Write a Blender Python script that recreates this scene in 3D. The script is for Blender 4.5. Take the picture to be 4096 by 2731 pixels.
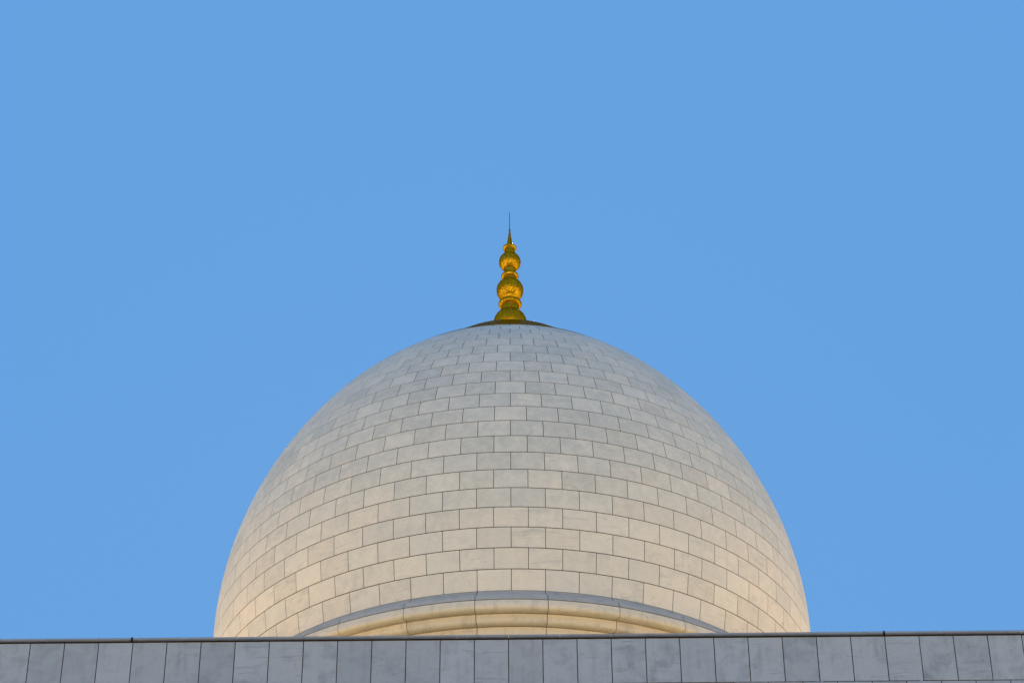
import bpy, math, random
from mathutils import Vector, Matrix
R = math.radians
random.seed(7)
S = bpy.context.scene
for o in list(bpy.data.objects): bpy.data.objects.remove(o)
COL = S.collection

# ------------------------------------------------------------------ camera
F_PX, PITCH, ROLL, CAMX, CAMZ = 9768.8, 0.634293, 0.0064, 0.055, 1.65
cam = bpy.data.cameras.new('camera')
cam.sensor_width = 36.0
cam.lens = 36.0 * F_PX / 4096.0
cam.clip_end = 20000.0
cam_ob = bpy.data.objects.new('camera', cam); COL.objects.link(cam_ob)
cam_ob.matrix_world = (Matrix.Translation((CAMX, 0, CAMZ)) @ Matrix.Rotation(math.pi/2 + PITCH, 4, 'X')
                       @ Matrix.Rotation(-ROLL, 4, 'Z'))
S.camera = cam_ob

# ------------------------------------------------------------------ light
SUN_EL, SUN_AZ, SUN_STR = 33.5, -1.5, 5.0   # azimuth from +Y towards +X: the sun stands hidden behind the dome
EXPO = 1.80
SKY_BLUE = (0.129, 0.356, 0.745)                # clear flat blue
SKY_MIX = 0.9992
HAZE = (0.60, 0.55, 0.47)                    # pale dusty air low on the horizon
w = bpy.data.worlds.new('World'); S.world = w; w.use_nodes = True
nt = w.node_tree; nt.nodes.clear()
sky = nt.nodes.new('ShaderNodeTexSky'); sky.sky_type = 'NISHITA'; sky.sun_disc = False
sky.sun_elevation = R(SUN_EL); sky.sun_rotation = R(SUN_AZ); sky.dust_density = 2.0; sky.air_density = 1.0
sc = nt.nodes.new('ShaderNodeVectorMath'); sc.operation = 'SCALE'; sc.inputs['Scale'].default_value = 0.10
mx = nt.nodes.new('ShaderNodeMix'); mx.data_type = 'RGBA'; mx.inputs['Factor'].default_value = SKY_MIX
k = 2.0 ** -EXPO
mx.inputs['B'].default_value = (SKY_BLUE[0]*k, SKY_BLUE[1]*k, SKY_BLUE[2]*k, 1)
bg = nt.nodes.new('ShaderNodeBackground'); bg.inputs['Strength'].default_value = 1.0
wo = nt.nodes.new('ShaderNodeOutputWorld')
nt.links.new(sky.outputs[0], sc.inputs[0]); nt.links.new(sc.outputs[0], mx.inputs['A'])
gtc = nt.nodes.new('ShaderNodeTexCoord'); sxyz = nt.nodes.new('ShaderNodeSeparateXYZ'); nt.links.new(gtc.outputs['Generated'], sxyz.inputs[0])
m1 = nt.nodes.new('ShaderNodeMath'); m1.operation = 'MULTIPLY'; m1.inputs[1].default_value = -1/0.11; nt.links.new(sxyz.outputs[2], m1.inputs[0])
m2 = nt.nodes.new('ShaderNodeMath'); m2.operation = 'EXPONENT'; nt.links.new(m1.outputs[0], m2.inputs[0])
m3 = nt.nodes.new('ShaderNodeMath'); m3.operation = 'MINIMUM'; m3.inputs[1].default_value = 1.0; nt.links.new(m2.outputs[0], m3.inputs[0])
mh = nt.nodes.new('ShaderNodeMix'); mh.data_type = 'RGBA'; nt.links.new(m3.outputs[0], mh.inputs['Factor'])
mh.inputs['B'].default_value = (HAZE[0]*k, HAZE[1]*k, HAZE[2]*k, 1); nt.links.new(mx.outputs['Result'], mh.inputs['A'])
nt.links.new(mh.outputs['Result'], bg.inputs['Color']); nt.links.new(bg.outputs[0], wo.inputs[0])
sl = bpy.data.lights.new('sun', 'SUN'); sl.energy = SUN_STR; sl.angle = R(0.53); sl.color = (1.0, 0.89, 0.68)
so = bpy.data.objects.new('sun', sl); COL.objects.link(so)
sd = Vector((math.sin(R(SUN_AZ))*math.cos(R(SUN_EL)), math.cos(R(SUN_AZ))*math.cos(R(SUN_EL)), math.sin(R(SUN_EL))))
so.rotation_euler = sd.to_track_quat('Z', 'Y').to_euler(); so.location = (0, 120, 150)
vs = S.view_settings; vs.view_transform = 'Standard'; vs.look = 'None'; vs.gamma = 1.0; vs.exposure = EXPO
vs.use_curve_mapping = False
S.render.engine = 'CYCLES'
S.cycles.max_bounces = 8; S.cycles.diffuse_bounces = 5

# ------------------------------------------------------------------ helpers
def tag(o, label=None, cat=None, group=None, kind=None):
    if label: o['label'] = label
    if cat: o['category'] = cat
    if group: o['group'] = group
    if kind: o['kind'] = kind
    return o
def empty(name, loc, rz=0.0):
    o = bpy.data.objects.new(name, None); COL.objects.link(o); o.location = loc; o.rotation_euler = (0, 0, rz); return o
def mesh_ob(name, me, parent=None, loc=(0, 0, 0), rz=0.0):
    o = bpy.data.objects.new(name, me); COL.objects.link(o); o.parent = parent; o.location = loc; o.rotation_euler = (0, 0, rz); return o
def mesh(name, vs_, fs, mat, smooth=None):
    me = bpy.data.meshes.new(name); me.from_pydata(vs_, [], fs); me.materials.append(mat)
    if smooth is not None:
        me.polygons.foreach_set('use_smooth', smooth if not isinstance(smooth, bool) else [smooth]*len(me.polygons))
    me.update(); return me
def box_data(x0, x1, y0, y1, z0, z1, c=0.0):
    """box with its front (-y) edges chamfered by c"""
    v = [(x0+c, y0, z0+c), (x1-c, y0, z0+c), (x1-c, y0, z1-c), (x0+c, y0, z1-c),
         (x0, y0+c, z0), (x1, y0+c, z0), (x1, y0+c, z1), (x0, y0+c, z1),
         (x0, y1, z0), (x1, y1, z0), (x1, y1, z1), (x0, y1, z1)]
    f = [(0, 1, 2, 3), (0, 4, 5, 1), (1, 5, 6, 2), (2, 6, 7, 3), (3, 7, 4, 0),
         (4, 8, 9, 5), (5, 9, 10, 6), (6, 10, 11, 7), (7, 11, 8, 4), (8, 11, 10, 9)]
    if c == 0.0:
        v = v[4:]; f = [(0, 1, 2, 3), (0, 4, 5, 1), (1, 5, 6, 2), (2, 6, 7, 3), (3, 7, 4, 0), (4, 7, 6, 5)]
    return v, f

class G:
    """tiny node-graph helper"""
    def __init__(s, name):
        s.m = bpy.data.materials.new(name); s.m.use_nodes = True; s.t = s.m.node_tree; s.t.nodes.clear()
        s.out = s.n('ShaderNodeOutputMaterial'); s.b = s.n('ShaderNodeBsdfPrincipled'); s.l(s.b.outputs[0], s.out.inputs[0])
    def n(s, t, **kw):
        x = s.t.nodes.new(t)
        for a, b in kw.items(): setattr(x, a, b)
        return x
    def l(s, a, b): s.t.links.new(a, b)
    def val(s, sock, v):
        if isinstance(v, bpy.types.NodeSocket): s.l(v, sock)
        else: sock.default_value = v
    def math(s, op, a, b=0.0, c=0.0):
        x = s.n('ShaderNodeMath', operation=op); s.val(x.inputs[0], a); s.val(x.inputs[1], b); s.val(x.inputs[2], c); return x.outputs[0]
    def noise(s, vec, scale, detail=4, rough=0.6, dist=0.0):
        x = s.n('ShaderNodeTexNoise'); s.l(vec, x.inputs['Vector']); x.inputs['Scale'].default_value = scale
        x.inputs['Detail'].default_value = detail; x.inputs['Roughness'].default_value = rough; x.inputs['Distortion'].default_value = dist
        return x.outputs['Fac']
    def ramp(s, fac, lo, hi, a=0.0, b=1.0):
        x = s.n('ShaderNodeMapRange'); x.clamp = True; s.val(x.inputs[0], fac)
        x.inputs[1].default_value = lo; x.inputs[2].default_value = hi; x.inputs[3].default_value = a; x.inputs[4].default_value = b
        return x.outputs[0]
    def mix(s, f, a, b, mode='MIX'):
        x = s.n('ShaderNodeMix', data_type='RGBA', blend_type=mode); s.val(x.inputs['Factor'], f)
        for sock, v in ((x.inputs['A'], a), (x.inputs['B'], b)):
            if isinstance(v, bpy.types.NodeSocket): s.l(v, sock)
            else: sock.default_value = (*v, 1)
        return x.outputs['Result']

def stone(name, base, warm, cool, stain, mott=1.0, var=1.0, weather_shade=None, streak=0.0):
    """pale marble: tone per slab, cloudy mottling, soft veins, small pits"""
    g = G(name)
    tc = g.n('ShaderNodeTexCoord'); oi = g.n('ShaderNodeObjectInfo')
    at = g.n('ShaderNodeAttribute', attribute_name='slab')
    rnd = g.math('FRACT', g.math('ADD', at.outputs['Fac'], oi.outputs['Random']))
    cx = g.n('ShaderNodeCombineXYZ')
    g.l(g.math('MULTIPLY', rnd, 917.0), cx.inputs[0]); g.l(g.math('MULTIPLY', rnd, 533.0), cx.inputs[1]); g.l(g.math('MULTIPLY', rnd, 371.0), cx.inputs[2])
    ad = g.n('ShaderNodeVectorMath', operation='ADD'); g.l(tc.outputs['Object'], ad.inputs[0]); g.l(cx.outputs[0], ad.inputs[1])
    p = ad.outputs[0]
    r2 = g.math('FRACT', g.math('MULTIPLY', rnd, 57.31)); r3 = g.math('FRACT', g.math('MULTIPLY', rnd, 191.7)); r4 = g.math('FRACT', g.math('MULTIPLY', rnd, 411.3))
    col = g.mix(g.ramp(r2, 0.45, 1.0, 0, 0.75*var), base, warm)
    col = g.mix(g.ramp(r3, 0.55, 1.0, 0, 0.85*var), col, cool)
    n1 = g.noise(p, 2.3, 5, 0.62, 0.8); n2 = g.noise(p, 8.0, 6, 0.7); n3 = g.noise(p, 26.0, 6, 0.75)
    amt = g.math('MULTIPLY', g.ramp(n1, 0.44, 0.70), g.ramp(n2, 0.35, 0.65, 0.35, 1.0))
    amt = g.math('MULTIPLY', amt, g.ramp(r4, 0.0, 1.0, 0.25*mott, 0.95*mott))
    col = g.mix(amt, col, stain)
    if weather_shade:                    # grey rain grime, plus the dome's cooler upper shade painted in by height
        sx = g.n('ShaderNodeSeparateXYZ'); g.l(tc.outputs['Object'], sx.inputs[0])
        dirt_shade = g.math('MULTIPLY', g.ramp(sx.outputs[2], weather_shade[0], weather_shade[1]), g.ramp(g.noise(p, 3.2, 6, 0.72, 0.4), 0.30, 0.66, 0.35, 1.0))
        dirt_shade = g.math('MULTIPLY', dirt_shade, g.ramp(r4, 0.0, 1.0, 0.68, 1.0))
        col = g.mix(dirt_shade, col, weather_shade[2])
    # veins: stretched, tilted bands on some slabs
    mp = g.n('ShaderNodeMapping'); mp.inputs['Rotation'].default_value = (0.5, 0.4, 0.3); mp.inputs['Scale'].default_value = (0.8, 0.8, 4.5)
    g.l(p, mp.inputs[0])
    v = g.noise(mp.outputs[0], 1.6, 4, 0.6, 1.2)
    vein = g.math('MULTIPLY', g.ramp(v, 0.575, 0.64), g.ramp(r3, 0.1, 0.75, 0.38, 0.0))
    col = g.mix(vein, col, (stain[0]*0.8, stain[1]*0.8, stain[2]*0.8))
    if streak:                     # faint runs left by rain
        ms = g.n('ShaderNodeMapping'); ms.inputs['Scale'].default_value = (9.0, 9.0, 0.55); g.l(p, ms.inputs[0])
        st = g.math('MULTIPLY', g.ramp(g.noise(ms.outputs[0], 1.0, 4, 0.65, 0.2), 0.50, 0.72, 0.0, streak), g.ramp(n1, 0.35, 0.6))
        col = g.mix(st, col, stain)
    # pits and chips
    pit = g.math('MULTIPLY', g.ramp(g.noise(p, 19.0, 2, 0.5, 1.5), 0.74, 0.78), g.ramp(n1, 0.5, 0.6, 0.0, 0.6))
    col = g.mix(pit, col, (0.16, 0.145, 0.13))
    gr = g.math('MULTIPLY_ADD', n3, 0.34, 0.83); hs = g.n('ShaderNodeHueSaturation'); g.l(col, hs.inputs['Color'])
    g.l(g.math('MULTIPLY', gr, g.math('MULTIPLY_ADD', rnd, 0.12*var, 1.0-0.06*var)), hs.inputs['Value'])
    g.l(hs.outputs[0], g.b.inputs['Base Color'])
    g.b.inputs['Specular IOR Level'].default_value = 0.35
    g.l(g.ramp(n2, 0.3, 0.7, 0.50, 0.68), g.b.inputs['Roughness'])
    bp = g.n('ShaderNodeBump'); bp.inputs['Strength'].default_value = 0.12; bp.inputs['Distance'].default_value = 0.004
    g.l(n3, bp.inputs['Height']); g.l(bp.outputs[0], g.b.inputs['Normal'])
    return g.m
def plain(name, c, rough=0.7, metal=0.0, scale=3.0, amp=0.2, spec=0.0):
    g = G(name); tc = g.n('ShaderNodeTexCoord'); n = g.noise(tc.outputs['Object'], scale, 5, 0.6)
    lo = tuple(a*(1-amp) for a in c); hi = tuple(min(1, a*(1+amp)) for a in c)
    g.l(g.mix(n, lo, hi), g.b.inputs['Base Color']); g.b.inputs['Specular IOR Level'].default_value = spec; g.b.inputs['Roughness'].default_value = rough; g.b.inputs['Metallic'].default_value = metal
    return g.m
def paving(name, c, tile, joint=0.012):
    g = G(name); tc = g.n('ShaderNodeTexCoord')
    br = g.n('ShaderNodeTexBrick'); g.l(tc.outputs['Object'], br.inputs['Vector']); br.inputs['Scale'].default_value = 1.0
    br.inputs['Brick Width'].default_value = tile; br.inputs['Row Height'].default_value = tile; br.inputs['Mortar Size'].default_value = joint; br.offset = 0.0
    br.inputs['Color1'].default_value = (*[a*0.95 for a in c], 1); br.inputs['Color2'].default_value = (*c, 1); br.inputs['Mortar'].default_value = (*[a*0.5 for a in c], 1)
    n = g.noise(tc.outputs['Object'], 0.3, 5, 0.6)
    g.l(g.mix(g.ramp(n, 0.3, 0.7, 0, 0.25), br.outputs['Color'], tuple(a*0.8 for a in c)), g.b.inputs['Base Color']); g.b.inputs['Roughness'].default_value = 0.5
    return g.m
def gold(name):
    g = G(name)
    at = g.n('ShaderNodeAttribute', attribute_name='tile')
    c = g.mix(at.outputs['Fac'], (0.34, 0.165, 0.004), (0.80, 0.44, 0.012))
    g.l(c, g.b.inputs['Base Color']); g.b.inputs['Metallic'].default_value = 0.78; g.b.inputs['Specular Tint'].default_value = (0.12, 0.06, 0.004, 1); g.b.inputs['Specular IOR Level'].default_value = 0.0
    g.l(g.ramp(at.outputs['Fac'], 0, 1, 0.42, 0.25), g.b.inputs['Roughness'])
    return g.m

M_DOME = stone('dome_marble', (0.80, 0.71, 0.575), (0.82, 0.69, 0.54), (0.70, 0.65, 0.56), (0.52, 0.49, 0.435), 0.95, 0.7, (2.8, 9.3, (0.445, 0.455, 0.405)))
M_MOULD = stone('moulding_marble', (0.80, 0.665, 0.465), (0.80, 0.64, 0.435), (0.74, 0.64, 0.49), (0.50, 0.42, 0.31), 0.9, 0.6, streak=0.5)
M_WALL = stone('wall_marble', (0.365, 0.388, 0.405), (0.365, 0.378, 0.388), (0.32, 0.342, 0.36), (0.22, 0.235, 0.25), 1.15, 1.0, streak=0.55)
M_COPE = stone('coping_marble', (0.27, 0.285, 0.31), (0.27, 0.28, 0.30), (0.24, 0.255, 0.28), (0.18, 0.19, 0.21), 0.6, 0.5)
M_JOINT = plain('joint_sealant', (0.040, 0.025, 0.010), 0.95)
M_GROUT = plain('mosaic_grout', (0.085, 0.05, 0.006), 0.8, 0.0, 40.0)
M_GOLD = gold('gold_mosaic')
M_ROD = plain('dark_metal', (0.02, 0.018, 0.015), 0.45, 0.6, 10.0)
M_ROOF = paving('roof_paving', (0.76, 0.68, 0.55), 0.6)
M_BOUNCE = paving('bounce_tiles', (0.70, 0.50, 0.255), 0.4)  # golden tone chosen for the warm light it throws upwards
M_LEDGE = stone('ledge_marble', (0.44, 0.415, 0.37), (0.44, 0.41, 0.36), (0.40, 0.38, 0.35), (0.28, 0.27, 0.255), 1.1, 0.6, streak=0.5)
M_COURT = paving('courtyard_marble', (0.78, 0.70, 0.58), 0.9)
M_GROUND = plain('sandy_ground', (0.55, 0.45, 0.32), 0.9, 0.0, 0.02)

# ------------------------------------------------------------------ setting
U = 8.6                          # metres per fitted unit (dome radius)
DOME_Y = 7.25537 * U
WALL_Y, WALL_TOP = 37.27, 21.0 + CAMZ
WALL_RZ = -0.0044                # right end a little nearer
def sheet(name, x0, x1, y0, y1, z, mat):
    return tag(mesh_ob(name, mesh(name, [(x0, y0, z), (x1, y0, z), (x1, y1, z), (x0, y1, z)], [(0, 1, 2, 3)], mat)), kind='structure')
sheet('ground', -6000, 6000, -6000, 6000, 0.0, M_GROUND)
sheet('courtyard_pavement', -75, 75, -130, 37.0, 0.02, M_COURT)

# ------------------------------------------------------------------ building front
PW, PH, JG = 0.594, 0.875, 0.014
X0 = (2029 - 2048) / 9768.8 * 42.5 + CAMX - 0.01
bld = tag(empty('mosque_building', (X0, WALL_Y, 0), WALL_RZ),
          'grey blue marble parapet wall of upright slabs with rounded coping, below the dome', 'building')
HW, DEPTH = 70.0, 62.0
def addbox(name, mat, x0, x1, y0, y1, z0, z1, c=0.0, parent=bld):
    v, f = box_data(x0, x1, y0, y1, z0, z1, c); return mesh_ob(name, mesh(name, v, f, mat), parent)
ROOF_Z = WALL_TOP - 1.0
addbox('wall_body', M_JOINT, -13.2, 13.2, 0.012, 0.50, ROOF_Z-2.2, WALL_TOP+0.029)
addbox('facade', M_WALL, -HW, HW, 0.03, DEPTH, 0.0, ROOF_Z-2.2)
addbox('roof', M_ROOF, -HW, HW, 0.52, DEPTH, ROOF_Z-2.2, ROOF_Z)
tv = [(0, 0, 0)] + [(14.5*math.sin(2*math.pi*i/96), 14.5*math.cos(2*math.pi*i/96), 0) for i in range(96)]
addbox('bounce_terrace', M_BOUNCE, -15.5, 15.5, 0.54, 42.0, ROOF_Z+0.001, ROOF_Z+0.04)  # tan zone added out of view to darken and warm the bounce below the roll
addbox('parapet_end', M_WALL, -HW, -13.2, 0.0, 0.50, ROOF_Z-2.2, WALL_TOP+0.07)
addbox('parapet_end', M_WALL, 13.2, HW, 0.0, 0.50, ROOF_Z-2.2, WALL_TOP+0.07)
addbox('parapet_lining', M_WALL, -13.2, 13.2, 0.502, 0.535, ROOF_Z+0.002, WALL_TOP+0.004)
pv, pf = box_data(-PW/2+JG/2, PW/2-JG/2, 0, 0.04, -PH/2+JG/2, PH/2-JG/2, 0.003)
panel_me = mesh('facade_panel', pv, pf, M_WALL)
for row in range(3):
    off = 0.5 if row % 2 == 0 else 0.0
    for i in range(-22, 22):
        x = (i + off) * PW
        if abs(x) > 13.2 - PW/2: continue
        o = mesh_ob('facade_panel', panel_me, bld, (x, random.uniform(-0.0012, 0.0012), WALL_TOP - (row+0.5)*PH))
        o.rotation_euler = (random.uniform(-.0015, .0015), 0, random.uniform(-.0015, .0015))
# coping: bullnosed pieces 0.9 m long
def coping_mesh(L, g=0.006):
    prof = [(0.52, 0.0), (-0.026, 0.0)]
    for a in range(-90, 91, 15):
        prof.append((-0.030 - 0.020*math.cos(R(a)), 0.022 + 0.020*math.sin(R(a))))
    prof += [(-0.02, 0.0435), (0.52, 0.050)]
    n = len(prof); v = []; f = []
    for x in (-L/2+g/2, L/2-g/2): v += [(x, a, b) for a, b in prof]
    for i in range(n): j = (i+1) % n; f.append((i, i+n, j+n, j))
    f += [tuple(range(n)), tuple(range(2*n-1, n-1, -1))]
    return mesh('coping_stone', v, f, M_COPE)
cm = coping_mesh(1.5*PW)
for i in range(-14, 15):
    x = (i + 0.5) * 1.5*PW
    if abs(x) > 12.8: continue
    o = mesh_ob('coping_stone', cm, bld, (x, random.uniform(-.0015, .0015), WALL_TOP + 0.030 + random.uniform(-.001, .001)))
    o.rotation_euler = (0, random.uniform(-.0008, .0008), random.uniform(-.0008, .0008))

# ------------------------------------------------------------------ dome
# profile: courses of equal height along the curve, tilt of the surface fitted from the photograph
DS = 0.06902107
NC = 20
def tilt(s):                      # degrees of upward tilt at arc length s (in courses from the bottom)
    q = s/20.0
    return 83.573572*q**4 - 181.198921*q**3 + 130.388687*q*q + 24.866525*q - 10.516973
prof = [(0.9699476, 3.7064062)]
SUB = 4
for i in range((NC+2)*SUB):
    s = (i+0.5)/SUB; t = R(tilt(s)); r, z = prof[-1]
    prof.append((r - DS/SUB*math.sin(t), z + DS/SUB*math.cos(t)))
def at(s):                        # profile point (metres) and tilt at course position s
    i = min(int(s*SUB), len(prof)-2); q = s*SUB - i
    a, b = prof[i], prof[i+1]
    return ((a[0]+(b[0]-a[0])*q)*U, (a[1]+(b[1]-a[1])*q)*U + CAMZ, R(tilt(s)))
DOME_BASE = 29.3
addbox('bounce_podium', M_BOUNCE, -22.0-X0, 22.0-X0, DOME_Y-WALL_Y-13.2, DOME_Y-WALL_Y+13.2, ROOF_Z+0.03, DOME_BASE)  # unseen block added to shade the roll's underside and bounce golden light
dome = tag(empty('dome', (0, DOME_Y, DOME_BASE)), 'large cream marble onion dome clad in curved slabs, rising behind the parapet', 'dome')
NS = 60; DA = 2*math.pi/NS; GAP = 0.016; TH = 0.03
def slab_data(c0, c1, nu=5, nv=2):
    """one slab centred on azimuth 0 (towards -y), between course positions c0 and c1"""
    v = []; nrm = []; f = []
    es = GAP*0.66/(DS*U)
    for layer in (0, 1):
        for j in range(nv+1):
            s = c0+es + (c1-c0-2*es)*j/nv
            r, z, t = at(s); ea = GAP/2/r
            for i in range(nu+1):
                a = -DA/2+ea + (DA-2*ea)*i/nu
                d = TH*layer; rr = r - d*math.cos(t)
                v.append((rr*math.sin(a), -rr*math.cos(a), z - d*math.sin(t) - DOME_BASE))
                nrm.append((math.sin(a)*math.cos(t), -math.cos(a)*math.cos(t), math.sin(t)))
    W = nu+1; K = W*(nv+1)
    for j in range(nv):
        for i in range(nu): a = j*W+i; f.append((a, a+1, a+1+W, a+W))
    nf = len(f)
    for i in range(nu):
        f.append((i, i+K, i+1+K, i+1)); a = nv*W+i; f.append((a, a+1, a+1+K, a+K))
    for j in range(nv):
        a = j*W; f.append((a, a+W, a+W+K, a+K)); a = j*W+nu; f.append((a, a+K, a+W+K, a+W))
    return v, nrm, f, nf
def finish_slab(me, nrm, f, nfs):
    """curved shading on the outer face, flat on the edges"""
    sm = [b for b in nfs]; me.polygons.foreach_set('use_smooth', [True]*len(f))
    cn = []
    for p, outer in zip(me.polygons, sm):
        for vi in p.vertices: cn.append(nrm[vi] if outer else tuple(p.normal))
    me.normals_split_custom_set(cn)
RING_S = 21.15                     # where the gold cap starts
courses = [(c, c+1 if c < NC else RING_S) for c in range(NC+1)]
cdir = cam_ob.matrix_world.to_3x3() @ Vector((0, 0, -1)); cpos = Vector((CAMX, 0, CAMZ))
cands = []
for ci, (c0, c1) in enumerate(courses):
    r, z, t = at((c0+c1)/2)
    for k_ in range(NS):
        a = (k_ + (0.5 if ci % 2 == 0 else 0.0)) * DA
        if math.cos(a) < -0.3: pass
        P = Vector((r*math.sin(a), DOME_Y - r*math.cos(a), z)); n = Vector((math.sin(a)*math.cos(t), -math.cos(a)*math.cos(t), math.sin(t)))
        vw = cpos - P; cands.append((n.dot(vw.normalized())*r*(c1-c0)/vw.length_squared, ci, a))
cands.sort(key=lambda q: -q[0])
main, rest = cands[:300], cands[300:]
cmesh = []
for c0, c1 in courses:
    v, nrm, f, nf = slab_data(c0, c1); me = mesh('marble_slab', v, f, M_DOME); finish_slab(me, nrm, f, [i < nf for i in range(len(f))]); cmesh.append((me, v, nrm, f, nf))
for _, ci, a in main:
    mesh_ob('marble_slab', cmesh[ci][0], dome, (0, 0, 0), a)
V, N_, F_, O_, AT = [], [], [], [], []
for _, ci, a in rest:
    me, v, nrm, f, nf = cmesh[ci]; b = len(V); ca, sa = math.cos(a), math.sin(a); val = random.random()
    V += [(x*ca-y*sa, x*sa+y*ca, z) for x, y, z in v]; N_ += [(x*ca-y*sa, x*sa+y*ca, z) for x, y, z in nrm]
    F_ += [tuple(i+b for i in q) for q in f]; O_ += [i < nf for i in range(len(f))]; AT += [val]*len(f)
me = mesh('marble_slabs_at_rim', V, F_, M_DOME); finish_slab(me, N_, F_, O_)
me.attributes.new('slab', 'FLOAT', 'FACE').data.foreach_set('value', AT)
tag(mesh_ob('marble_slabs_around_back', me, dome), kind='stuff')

def lathe(name, pr, mat, seg=96, parent=None, smooth=True, a0=0.0, a1=2*math.pi, z_off=0.0):
    full = abs(a1-a0-2*math.pi) < 1e-6; n = len(pr); v = []; f = []
    cnt = seg if full else seg+1
    for i in range(cnt):
        a = a0 + (a1-a0)*i/seg
        v += [(r*math.sin(a), -r*math.cos(a), z - z_off) for r, z in pr]
    for i in range(seg):
        j = (i+1) % cnt
        for q in range(n-1): f.append((i*n+q, j*n+q, j*n+q+1, i*n+q+1))
    me = mesh(name, v, f, mat, smooth)
    return me
core = [(at(s)[0]-0.005*math.cos(at(s)[2]), at(s)[1]-0.005*math.sin(at(s)[2])) for s in [i*0.5 for i in range(int(RING_S*2)+1)]]
mesh_ob('dome_shell', lathe('dome_shell', core, M_JOINT, 240, z_off=DOME_BASE), dome)

# moulding round the foot of the dome: 30 stones per ring
def ray(y, r):                     # height of a ring of radius r (units) whose front shows at photo row y
    el = PITCH - math.atan((y-1365.5)/F_PX); return (7.25537 - r)*math.tan(el)*U + CAMZ
def stone_segment(name, pr, back, n=30, nu=8, g=0.018, mat=M_MOULD):
    """closed profile swept over one segment, pr from top to bottom on the outside"""
    da = 2*math.pi/n; ea = g/2/(pr[0][0]); loop = pr + back; L = len(loop); v = []; f = []
    for i in range(nu+1):
        a = -da/2+ea + (da-2*ea)*i/nu
        v += [(r*math.sin(a), -r*math.cos(a), z-DOME_BASE) for r, z in loop]
    sm = []
    for i in range(nu):
        for q in range(L):
            p = (q+1) % L; f.append((i*L+q, i*L+p, (i+1)*L+p, (i+1)*L+q)); sm.append(q < len(pr)-1)
    f += [tuple(range(L)), tuple(range((nu+1)*L-1, nu*L-1, -1))]; sm += [False, False]
    me = mesh(name, v, f, mat, sm)
    import bmesh
    bm = bmesh.new(); bm.from_mesh(me); bmesh.ops.recalc_face_normals(bm, faces=bm.faces)
    for e in bm.edges:
        if len(e.link_faces) == 2 and (e.link_faces[0].smooth != e.link_faces[1].smooth): e.smooth = False
    bm.to_mesh(me); bm.free(); return me
def arc(p0, p1, bulge, n=8):
    """circular-ish curve from p0 to p1 bulging sideways by bulge (metres, + is outward)"""
    d = (p1[0]-p0[0], p1[1]-p0[1]); L = math.hypot(*d); nx, nz = -d[1]/L, d[0]/L
    return [(p0[0]+d[0]*i/n+nx*bulge*math.sin(math.pi*i/n), p0[1]+d[1]*i/n+nz*bulge*math.sin(math.pi*i/n)) for i in range(n+1)]
z_bt = at(0)[1] + 0.01
rj, zj = 1.030*U, ray(2394, 1.030)
rc, zc = 1.003*U, ray(2451, 1.003)
rb, zb = 0.974*U, ray(2503, 0.974)
zt = zj + 0.235                    # top of the roll
g2 = 0.012
band = arc((0.9685*U, z_bt+0.005), (0.990*U, zt-0.01), 0.025, 6)
upper = arc((0.988*U, zt-0.03), (rj, zj+g2), 0.125, 12)
roll = arc((rj, zj-g2), (rc, zc+g2), 0.19, 16)
cove = arc((rc-0.004, zc-g2), (rb, zb+g2), 0.145, 12)
drum_r = rb - 0.012
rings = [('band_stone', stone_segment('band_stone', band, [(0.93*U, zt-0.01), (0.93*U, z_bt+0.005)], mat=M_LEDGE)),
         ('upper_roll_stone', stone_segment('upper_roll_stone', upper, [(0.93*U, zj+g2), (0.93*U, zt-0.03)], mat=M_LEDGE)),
         ('roll_stone', stone_segment('roll_stone', roll, [(0.93*U, zc+g2), (0.93*U, zj-g2)])),
         ('lower_roll_stone', stone_segment('lower_roll_stone', cove, [(0.92*U, zb+g2), (0.92*U, zc-g2)]))]
zd = zb - g2
row = 0
while zd > DOME_BASE + 0.3:
    z1 = max(zd - 0.9, DOME_BASE)
    rings.append(('drum_panel', stone_segment('drum_panel', [(drum_r, zd), (drum_r, z1+0.01)], [(drum_r-0.2, z1+0.01), (drum_r-0.2, zd)]))); zd = z1
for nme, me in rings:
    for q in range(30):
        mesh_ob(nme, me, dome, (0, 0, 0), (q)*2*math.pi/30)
mesh_ob('drum_core', lathe('drum_core', [(0.94*U, at(0)[1]), (0.94*U, DOME_BASE)], M_JOINT, 120, z_off=DOME_BASE), dome)

# ------------------------------------------------------------------ gold finial
FZ = at(RING_S)[1] - 0.05
fin = tag(empty('gold_finial', (0, DOME_Y, FZ)), 'gold mosaic finial of stacked balls and collars topping the marble dome', 'finial')
DEP = lambda z: 7.25537*U*math.cos(PITCH) + (z-CAMZ)*math.sin(PITCH)
def fy(yz):                        # zoom row -> height on the axis
    y = 820 + yz*0.33163; return 7.25537*U*math.tan(PITCH - math.atan((y-1365.5)/F_PX)) + CAMZ
def fr(hw, z): return hw*0.33163/F_PX*DEP(z)
def resample(pr, step):
    out = [pr[0]]; acc = 0.0
    for a, b in zip(pr, pr[1:]):
        L = math.hypot(b[0]-a[0], b[1]-a[1]); 
        if L < 1e-9: continue
        pos = step - acc
        while pos <= L: out.append((a[0]+(b[0]-a[0])*pos/L, a[1]+(b[1]-a[1])*pos/L)); pos += step
        acc = L - (pos - step)
    return out
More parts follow.
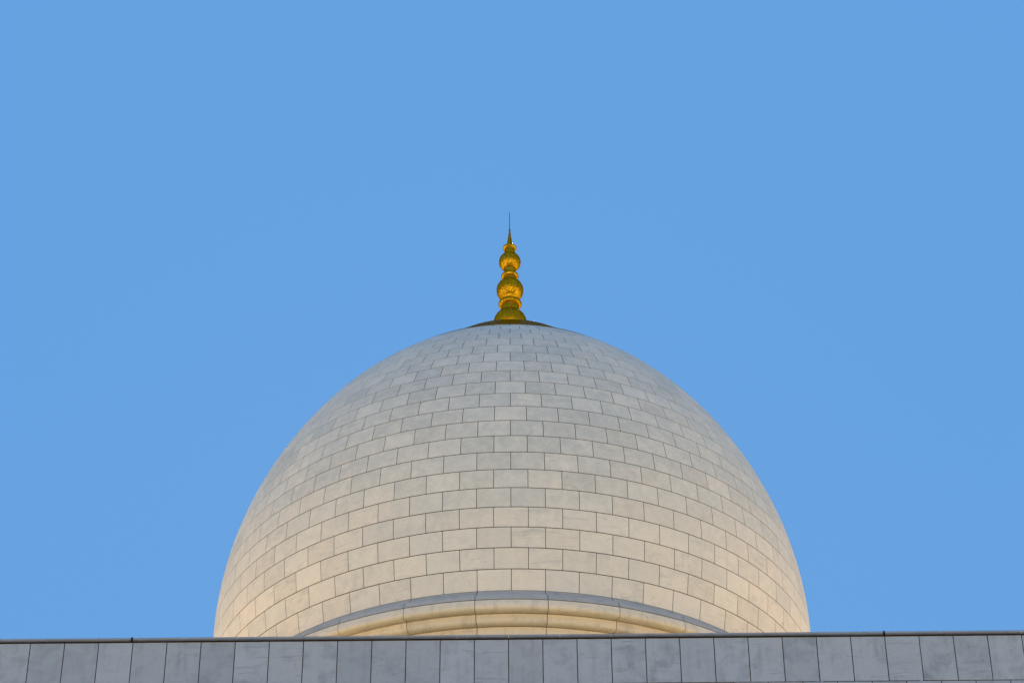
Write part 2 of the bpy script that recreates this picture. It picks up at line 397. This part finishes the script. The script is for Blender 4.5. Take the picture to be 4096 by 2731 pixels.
def mosaic(name, pr, tile=0.032, jit=0.022, front_only=False):
    """tesserae laid on a lathed profile (listed from bottom to top)"""
    rs = resample(pr, tile); V, F, A = [], [], []
    for q in range(len(rs)-1):
        (r0, z0), (r1, z1) = rs[q], rs[q+1]
        rm, zm = (r0+r1)/2, (z0+z1)/2
        dr, dz = r1-r0, z1-z0; L = math.hypot(dr, dz) or 1e-9; dr /= L; dz /= L
        n = max(8, int(2*math.pi*rm/tile)); wd = 2*math.pi*rm/n*0.44; hh = L*0.43; ph = random.random()
        for i in range(n):
            a = 2*math.pi*(i+ph)/n
            ca, sa = math.cos(a), math.sin(a)
            if front_only and -ca > 0.35: continue
            er = Vector((sa, -ca, 0)); et = Vector((ca, sa, 0)); up = er*dr + Vector((0, 0, dz)); nn = et.cross(up)
            if nn.dot(er*dz - Vector((0, 0, dr))) < 0: nn = -nn
            c = er*rm + Vector((0, 0, zm - FZ)) + nn*0.004
            t1, t2 = random.gauss(0, jit), random.gauss(0, jit)
            b = len(V)
            for sx, sy in ((-1, -1), (1, -1), (1, 1), (-1, 1)): V.append(tuple(c + et*(sx*wd) + up*(sy*hh) + nn*(sx*wd*t1+sy*hh*t2)))
            F.append((b, b+1, b+2, b+3)); A.append(random.random())
    me = mesh(name, V, F, M_GOLD, False)
    me.attributes.new('tile', 'FLOAT', 'FACE').data.foreach_set('value', A)
    return me
def gold_part(name, pr, tile=0.032, seg=96, front_only=False, jit=0.022):
    o = mesh_ob(name, lathe(name, pr, M_GROUT, seg, z_off=FZ), fin)
    tag(mesh_ob('mosaic_tiles', mosaic('mosaic_tiles', pr, tile, jit, front_only), o), kind='stuff')
    return o
def sphere_prof(yz, hw, rb_, rt_, n=28):
    z = fy(yz); r = fr(hw, z); a0 = -math.acos(min(1, rb_/r)); a1 = math.acos(min(1, rt_/r))
    return [(r*math.cos(a0+(a1-a0)*i/n), z+r*math.sin(a0+(a1-a0)*i/n)) for i in range(n+1)]
def smooth_join(p, q, n=6, pull=0.5):
    """concave neck between two profile ends"""
    (r0, z0), (r1, z1) = p, q; rm = min(r0, r1)*0.985
    return [((1-t)**2*r0 + 2*t*(1-t)*rm + t*t*r1, z0+(z1-z0)*t) for t in [i/n for i in range(n+1)]]
def torus_prof(yz, hw, tube):
    z = fy(yz); r = fr(hw, z); tb = fr(tube, z)
    return [(r-tb+tb*math.cos(a), z+tb*1.05*math.sin(a)) for a in [R(-125+250*i/18) for i in range(19)]]
# cap: starts on the dome curve and turns into a spire
gr, gz, gt = at(RING_S)
def unit(r, z): return (r*U, z*U+CAMZ)
k0 = (gr+0.008, gz+0.006)
cap_pts = [k0, unit(0.505, 5.0425), unit(0.47, 5.0680), unit(0.42, 5.1065), unit(0.36, 5.1590), unit(0.30, 5.2115), unit(0.26, 5.2455), unit(0.22, 5.2735), unit(0.16, 5.305), unit(0.11, 5.332), unit(0.075, 5.358), unit(0.060, 5.385)]
def spline(pts, n=6):
    out = []
    for i in range(len(pts)-1):
        p0 = pts[max(i-1, 0)]; p1 = pts[i]; p2 = pts[i+1]; p3 = pts[min(i+2, len(pts)-1)]
        for q in range(n):
            t = q/n
            out.append(tuple(0.5*((2*b)+(c-a)*t+(2*a-5*b+4*c-d)*t*t+(-a+3*b-3*c+d)*t**3) for a, b, c, d in zip(p0, p1, p2, p3)))
    return out + [pts[-1]]
lip = [(gr-0.01, gz-0.022), (gr+0.010, gz-0.016)]
cap_p = lip + spline(cap_pts)
gold_part('cap', cap_p, 0.036, 180, True)
n1r, n2r, n3r = fr(106, fy(1250)), fr(77, fy(890)), fr(62, fy(545))
b0 = sphere_prof(1429, 200, 0.055*U, n1r*1.02)
b2 = sphere_prof(1030, 161, fr(112, fy(1150)), n2r*1.04)
b1 = sphere_prof(690, 130, fr(74, fy(800)), n3r*1.06)
c3 = torus_prof(1197, 140, 34); c2 = torus_prof(862, 104, 26); c1 = torus_prof(522, 82, 21)
gold_part('bell', b0)
gold_part('neck', smooth_join(b0[-1], (n1r*1.0, c3[0][1]+0.02)))
gold_part('collar', c3)
gold_part('ball', [(c3[-1][0], c3[-1][1]), (b2[0][0], b2[0][1])][:0] + b2)
gold_part('neck', smooth_join((c3[-1][0]*0.98, c3[-1][1]-0.01), b2[0]))
gold_part('neck', smooth_join(b2[-1], (n2r, c2[0][1]+0.02)))
gold_part('collar', c2)
gold_part('ball', b1)
gold_part('neck', smooth_join((c2[-1][0]*0.98, c2[-1][1]-0.01), b1[0]))
gold_part('neck', smooth_join(b1[-1], (n3r, c1[0][1]+0.02)))
gold_part('collar', c1)
zs0, zs1 = c1[-1][1]-0.015, fy(300)
sp = []
for i in range(15):
    t = i/14; z = zs0+(zs1-zs0)*t; hw = 7.5 + 35*(1-t)**1.35; sp.append((fr(hw, z), z))
gold_part('spike', [(c1[-1][0], zs0-0.01)] + sp, 0.026)
zr0, zr1 = zs1-0.02, fy(91)
rr = fr(3.6, zr1)
rod = [(0.0, zr0), (fr(7.5, zr0), zr0), (fr(8, zr0), zr0+0.03), (fr(6, zr0), zr0+0.055), (rr*1.2, zr0+0.075), (rr, zr0+0.1), (rr*0.85, zr1), (0.0, zr1+0.005)]
mesh_ob('lightning_rod', lathe('lightning_rod', rod, M_ROD, 16, z_off=FZ), fin)

# ------------------------------------------------------------------ small things on the parapet
def wall_x(px): return (px - 2029) / 137.2 * PW
def clip(px, label):
    """bent metal strap gripping the coping, with a bolt head on top"""
    e = empty('metal_clip', (0, 0, 0))
    W2, T = 0.016, 0.004
    line = [(-0.012, 0.016), (-0.034, 0.012)]
    line += [(-0.028 - (0.026)*math.cos(R(a)), 0.0465 + 0.0275*math.sin(R(a))) for a in range(-90, 91, 15)]
    line += [(0.06, 0.078), (0.12, 0.0785)]
    v, f = [], []; n = len(line)
    for sx in (-1, 1):
        for o_ in (0, 1):
            for i, (a, b) in enumerate(line):
                p0 = line[max(i-1, 0)]; p1 = line[min(i+1, n-1)]; L = math.hypot(p1[0]-p0[0], p1[1]-p0[1]); nx, nz = -(p1[1]-p0[1])/L, (p1[0]-p0[0])/L
                v.append((sx*W2, a + nx*T*o_, b + nz*T*o_))
    for i in range(n-1):
        A, B, C, D_ = i, i+n, i+2*n, i+3*n
        f += [(A, A+1, C+1, C), (B, D_, D_+1, B+1), (A, B, B+1, A+1), (C, C+1, D_+1, D_)]
    f += [(0, 2*n, 3*n, n), (n-1, 2*n-1, 4*n-1, 3*n-1)]
    mesh_ob('strap', mesh('strap', v, f, M_ROD), e)
    mesh_ob('bolt', lathe('bolt', [(0.0, 0.094), (0.008, 0.093), (0.011, 0.088), (0.011, 0.079), (0.016, 0.078), (0.016, 0.0755)], M_ROD, 12), e, (0.001, -0.026, -0.001))
    m = Matrix.Translation((X0, WALL_Y, 0)) @ Matrix.Rotation(WALL_RZ, 4, 'Z') @ Matrix.Translation((wall_x(px), 0, WALL_TOP))
    e.location = m.translation; e.rotation_euler = (0, 0, WALL_RZ)
    return tag(e, label, 'clip', 'metal clips on the coping')
clip(516, 'small dark metal clip over the coping near the left end of the parapet')
clip(3536, 'small dark metal clip over the coping right of the dome')

# carved leaves on the second course, their tips just inside the frame
def leaf_mesh(L, W, bend, relief=0.022):
    n, m_ = 12, 5; v, f = [], []
    for i in range(n+1):
        t = i/n; w_ = W*math.sin(math.pi*min(1, t*1.02)**0.75)*(1-0.15*t) if 0 < t < 1 else 0.0005
        cx_, cz_ = bend*(t*t), -L*t
        for j in range(m_+1):
            u = -1+2*j/m_
            h = relief*(1-u*u*0.95)*min(1, 4*t)*(1 - 0.35*(1-abs(u))**4)
            v.append((cx_+u*w_, -h, cz_))
    for i in range(n):
        for j in range(m_): a = i*(m_+1)+j; f.append((a, a+m_+1, a+m_+2, a+1))
    return mesh('carved_leaf', v, f, M_WALL, True)
zr = WALL_TOP - PH
for px, L, W_, bend, tilt_ in ((3266, 0.34, 0.055, 0.16, 0.5), (3262, 0.30, 0.05, -0.20, -0.9), (3669, 0.36, 0.06, -0.14, -0.55), (4052, 0.32, 0.055, -0.10, -0.2), (4060, 0.30, 0.05, 0.16, 0.7)):
    o = mesh_ob('carved_leaf', leaf_mesh(L, W_, bend), bld, (wall_x(px), -0.001, zr + (0.012 if px in (3266, 3669) else -0.006)))
    o.rotation_euler = (0, -tilt_, 0)
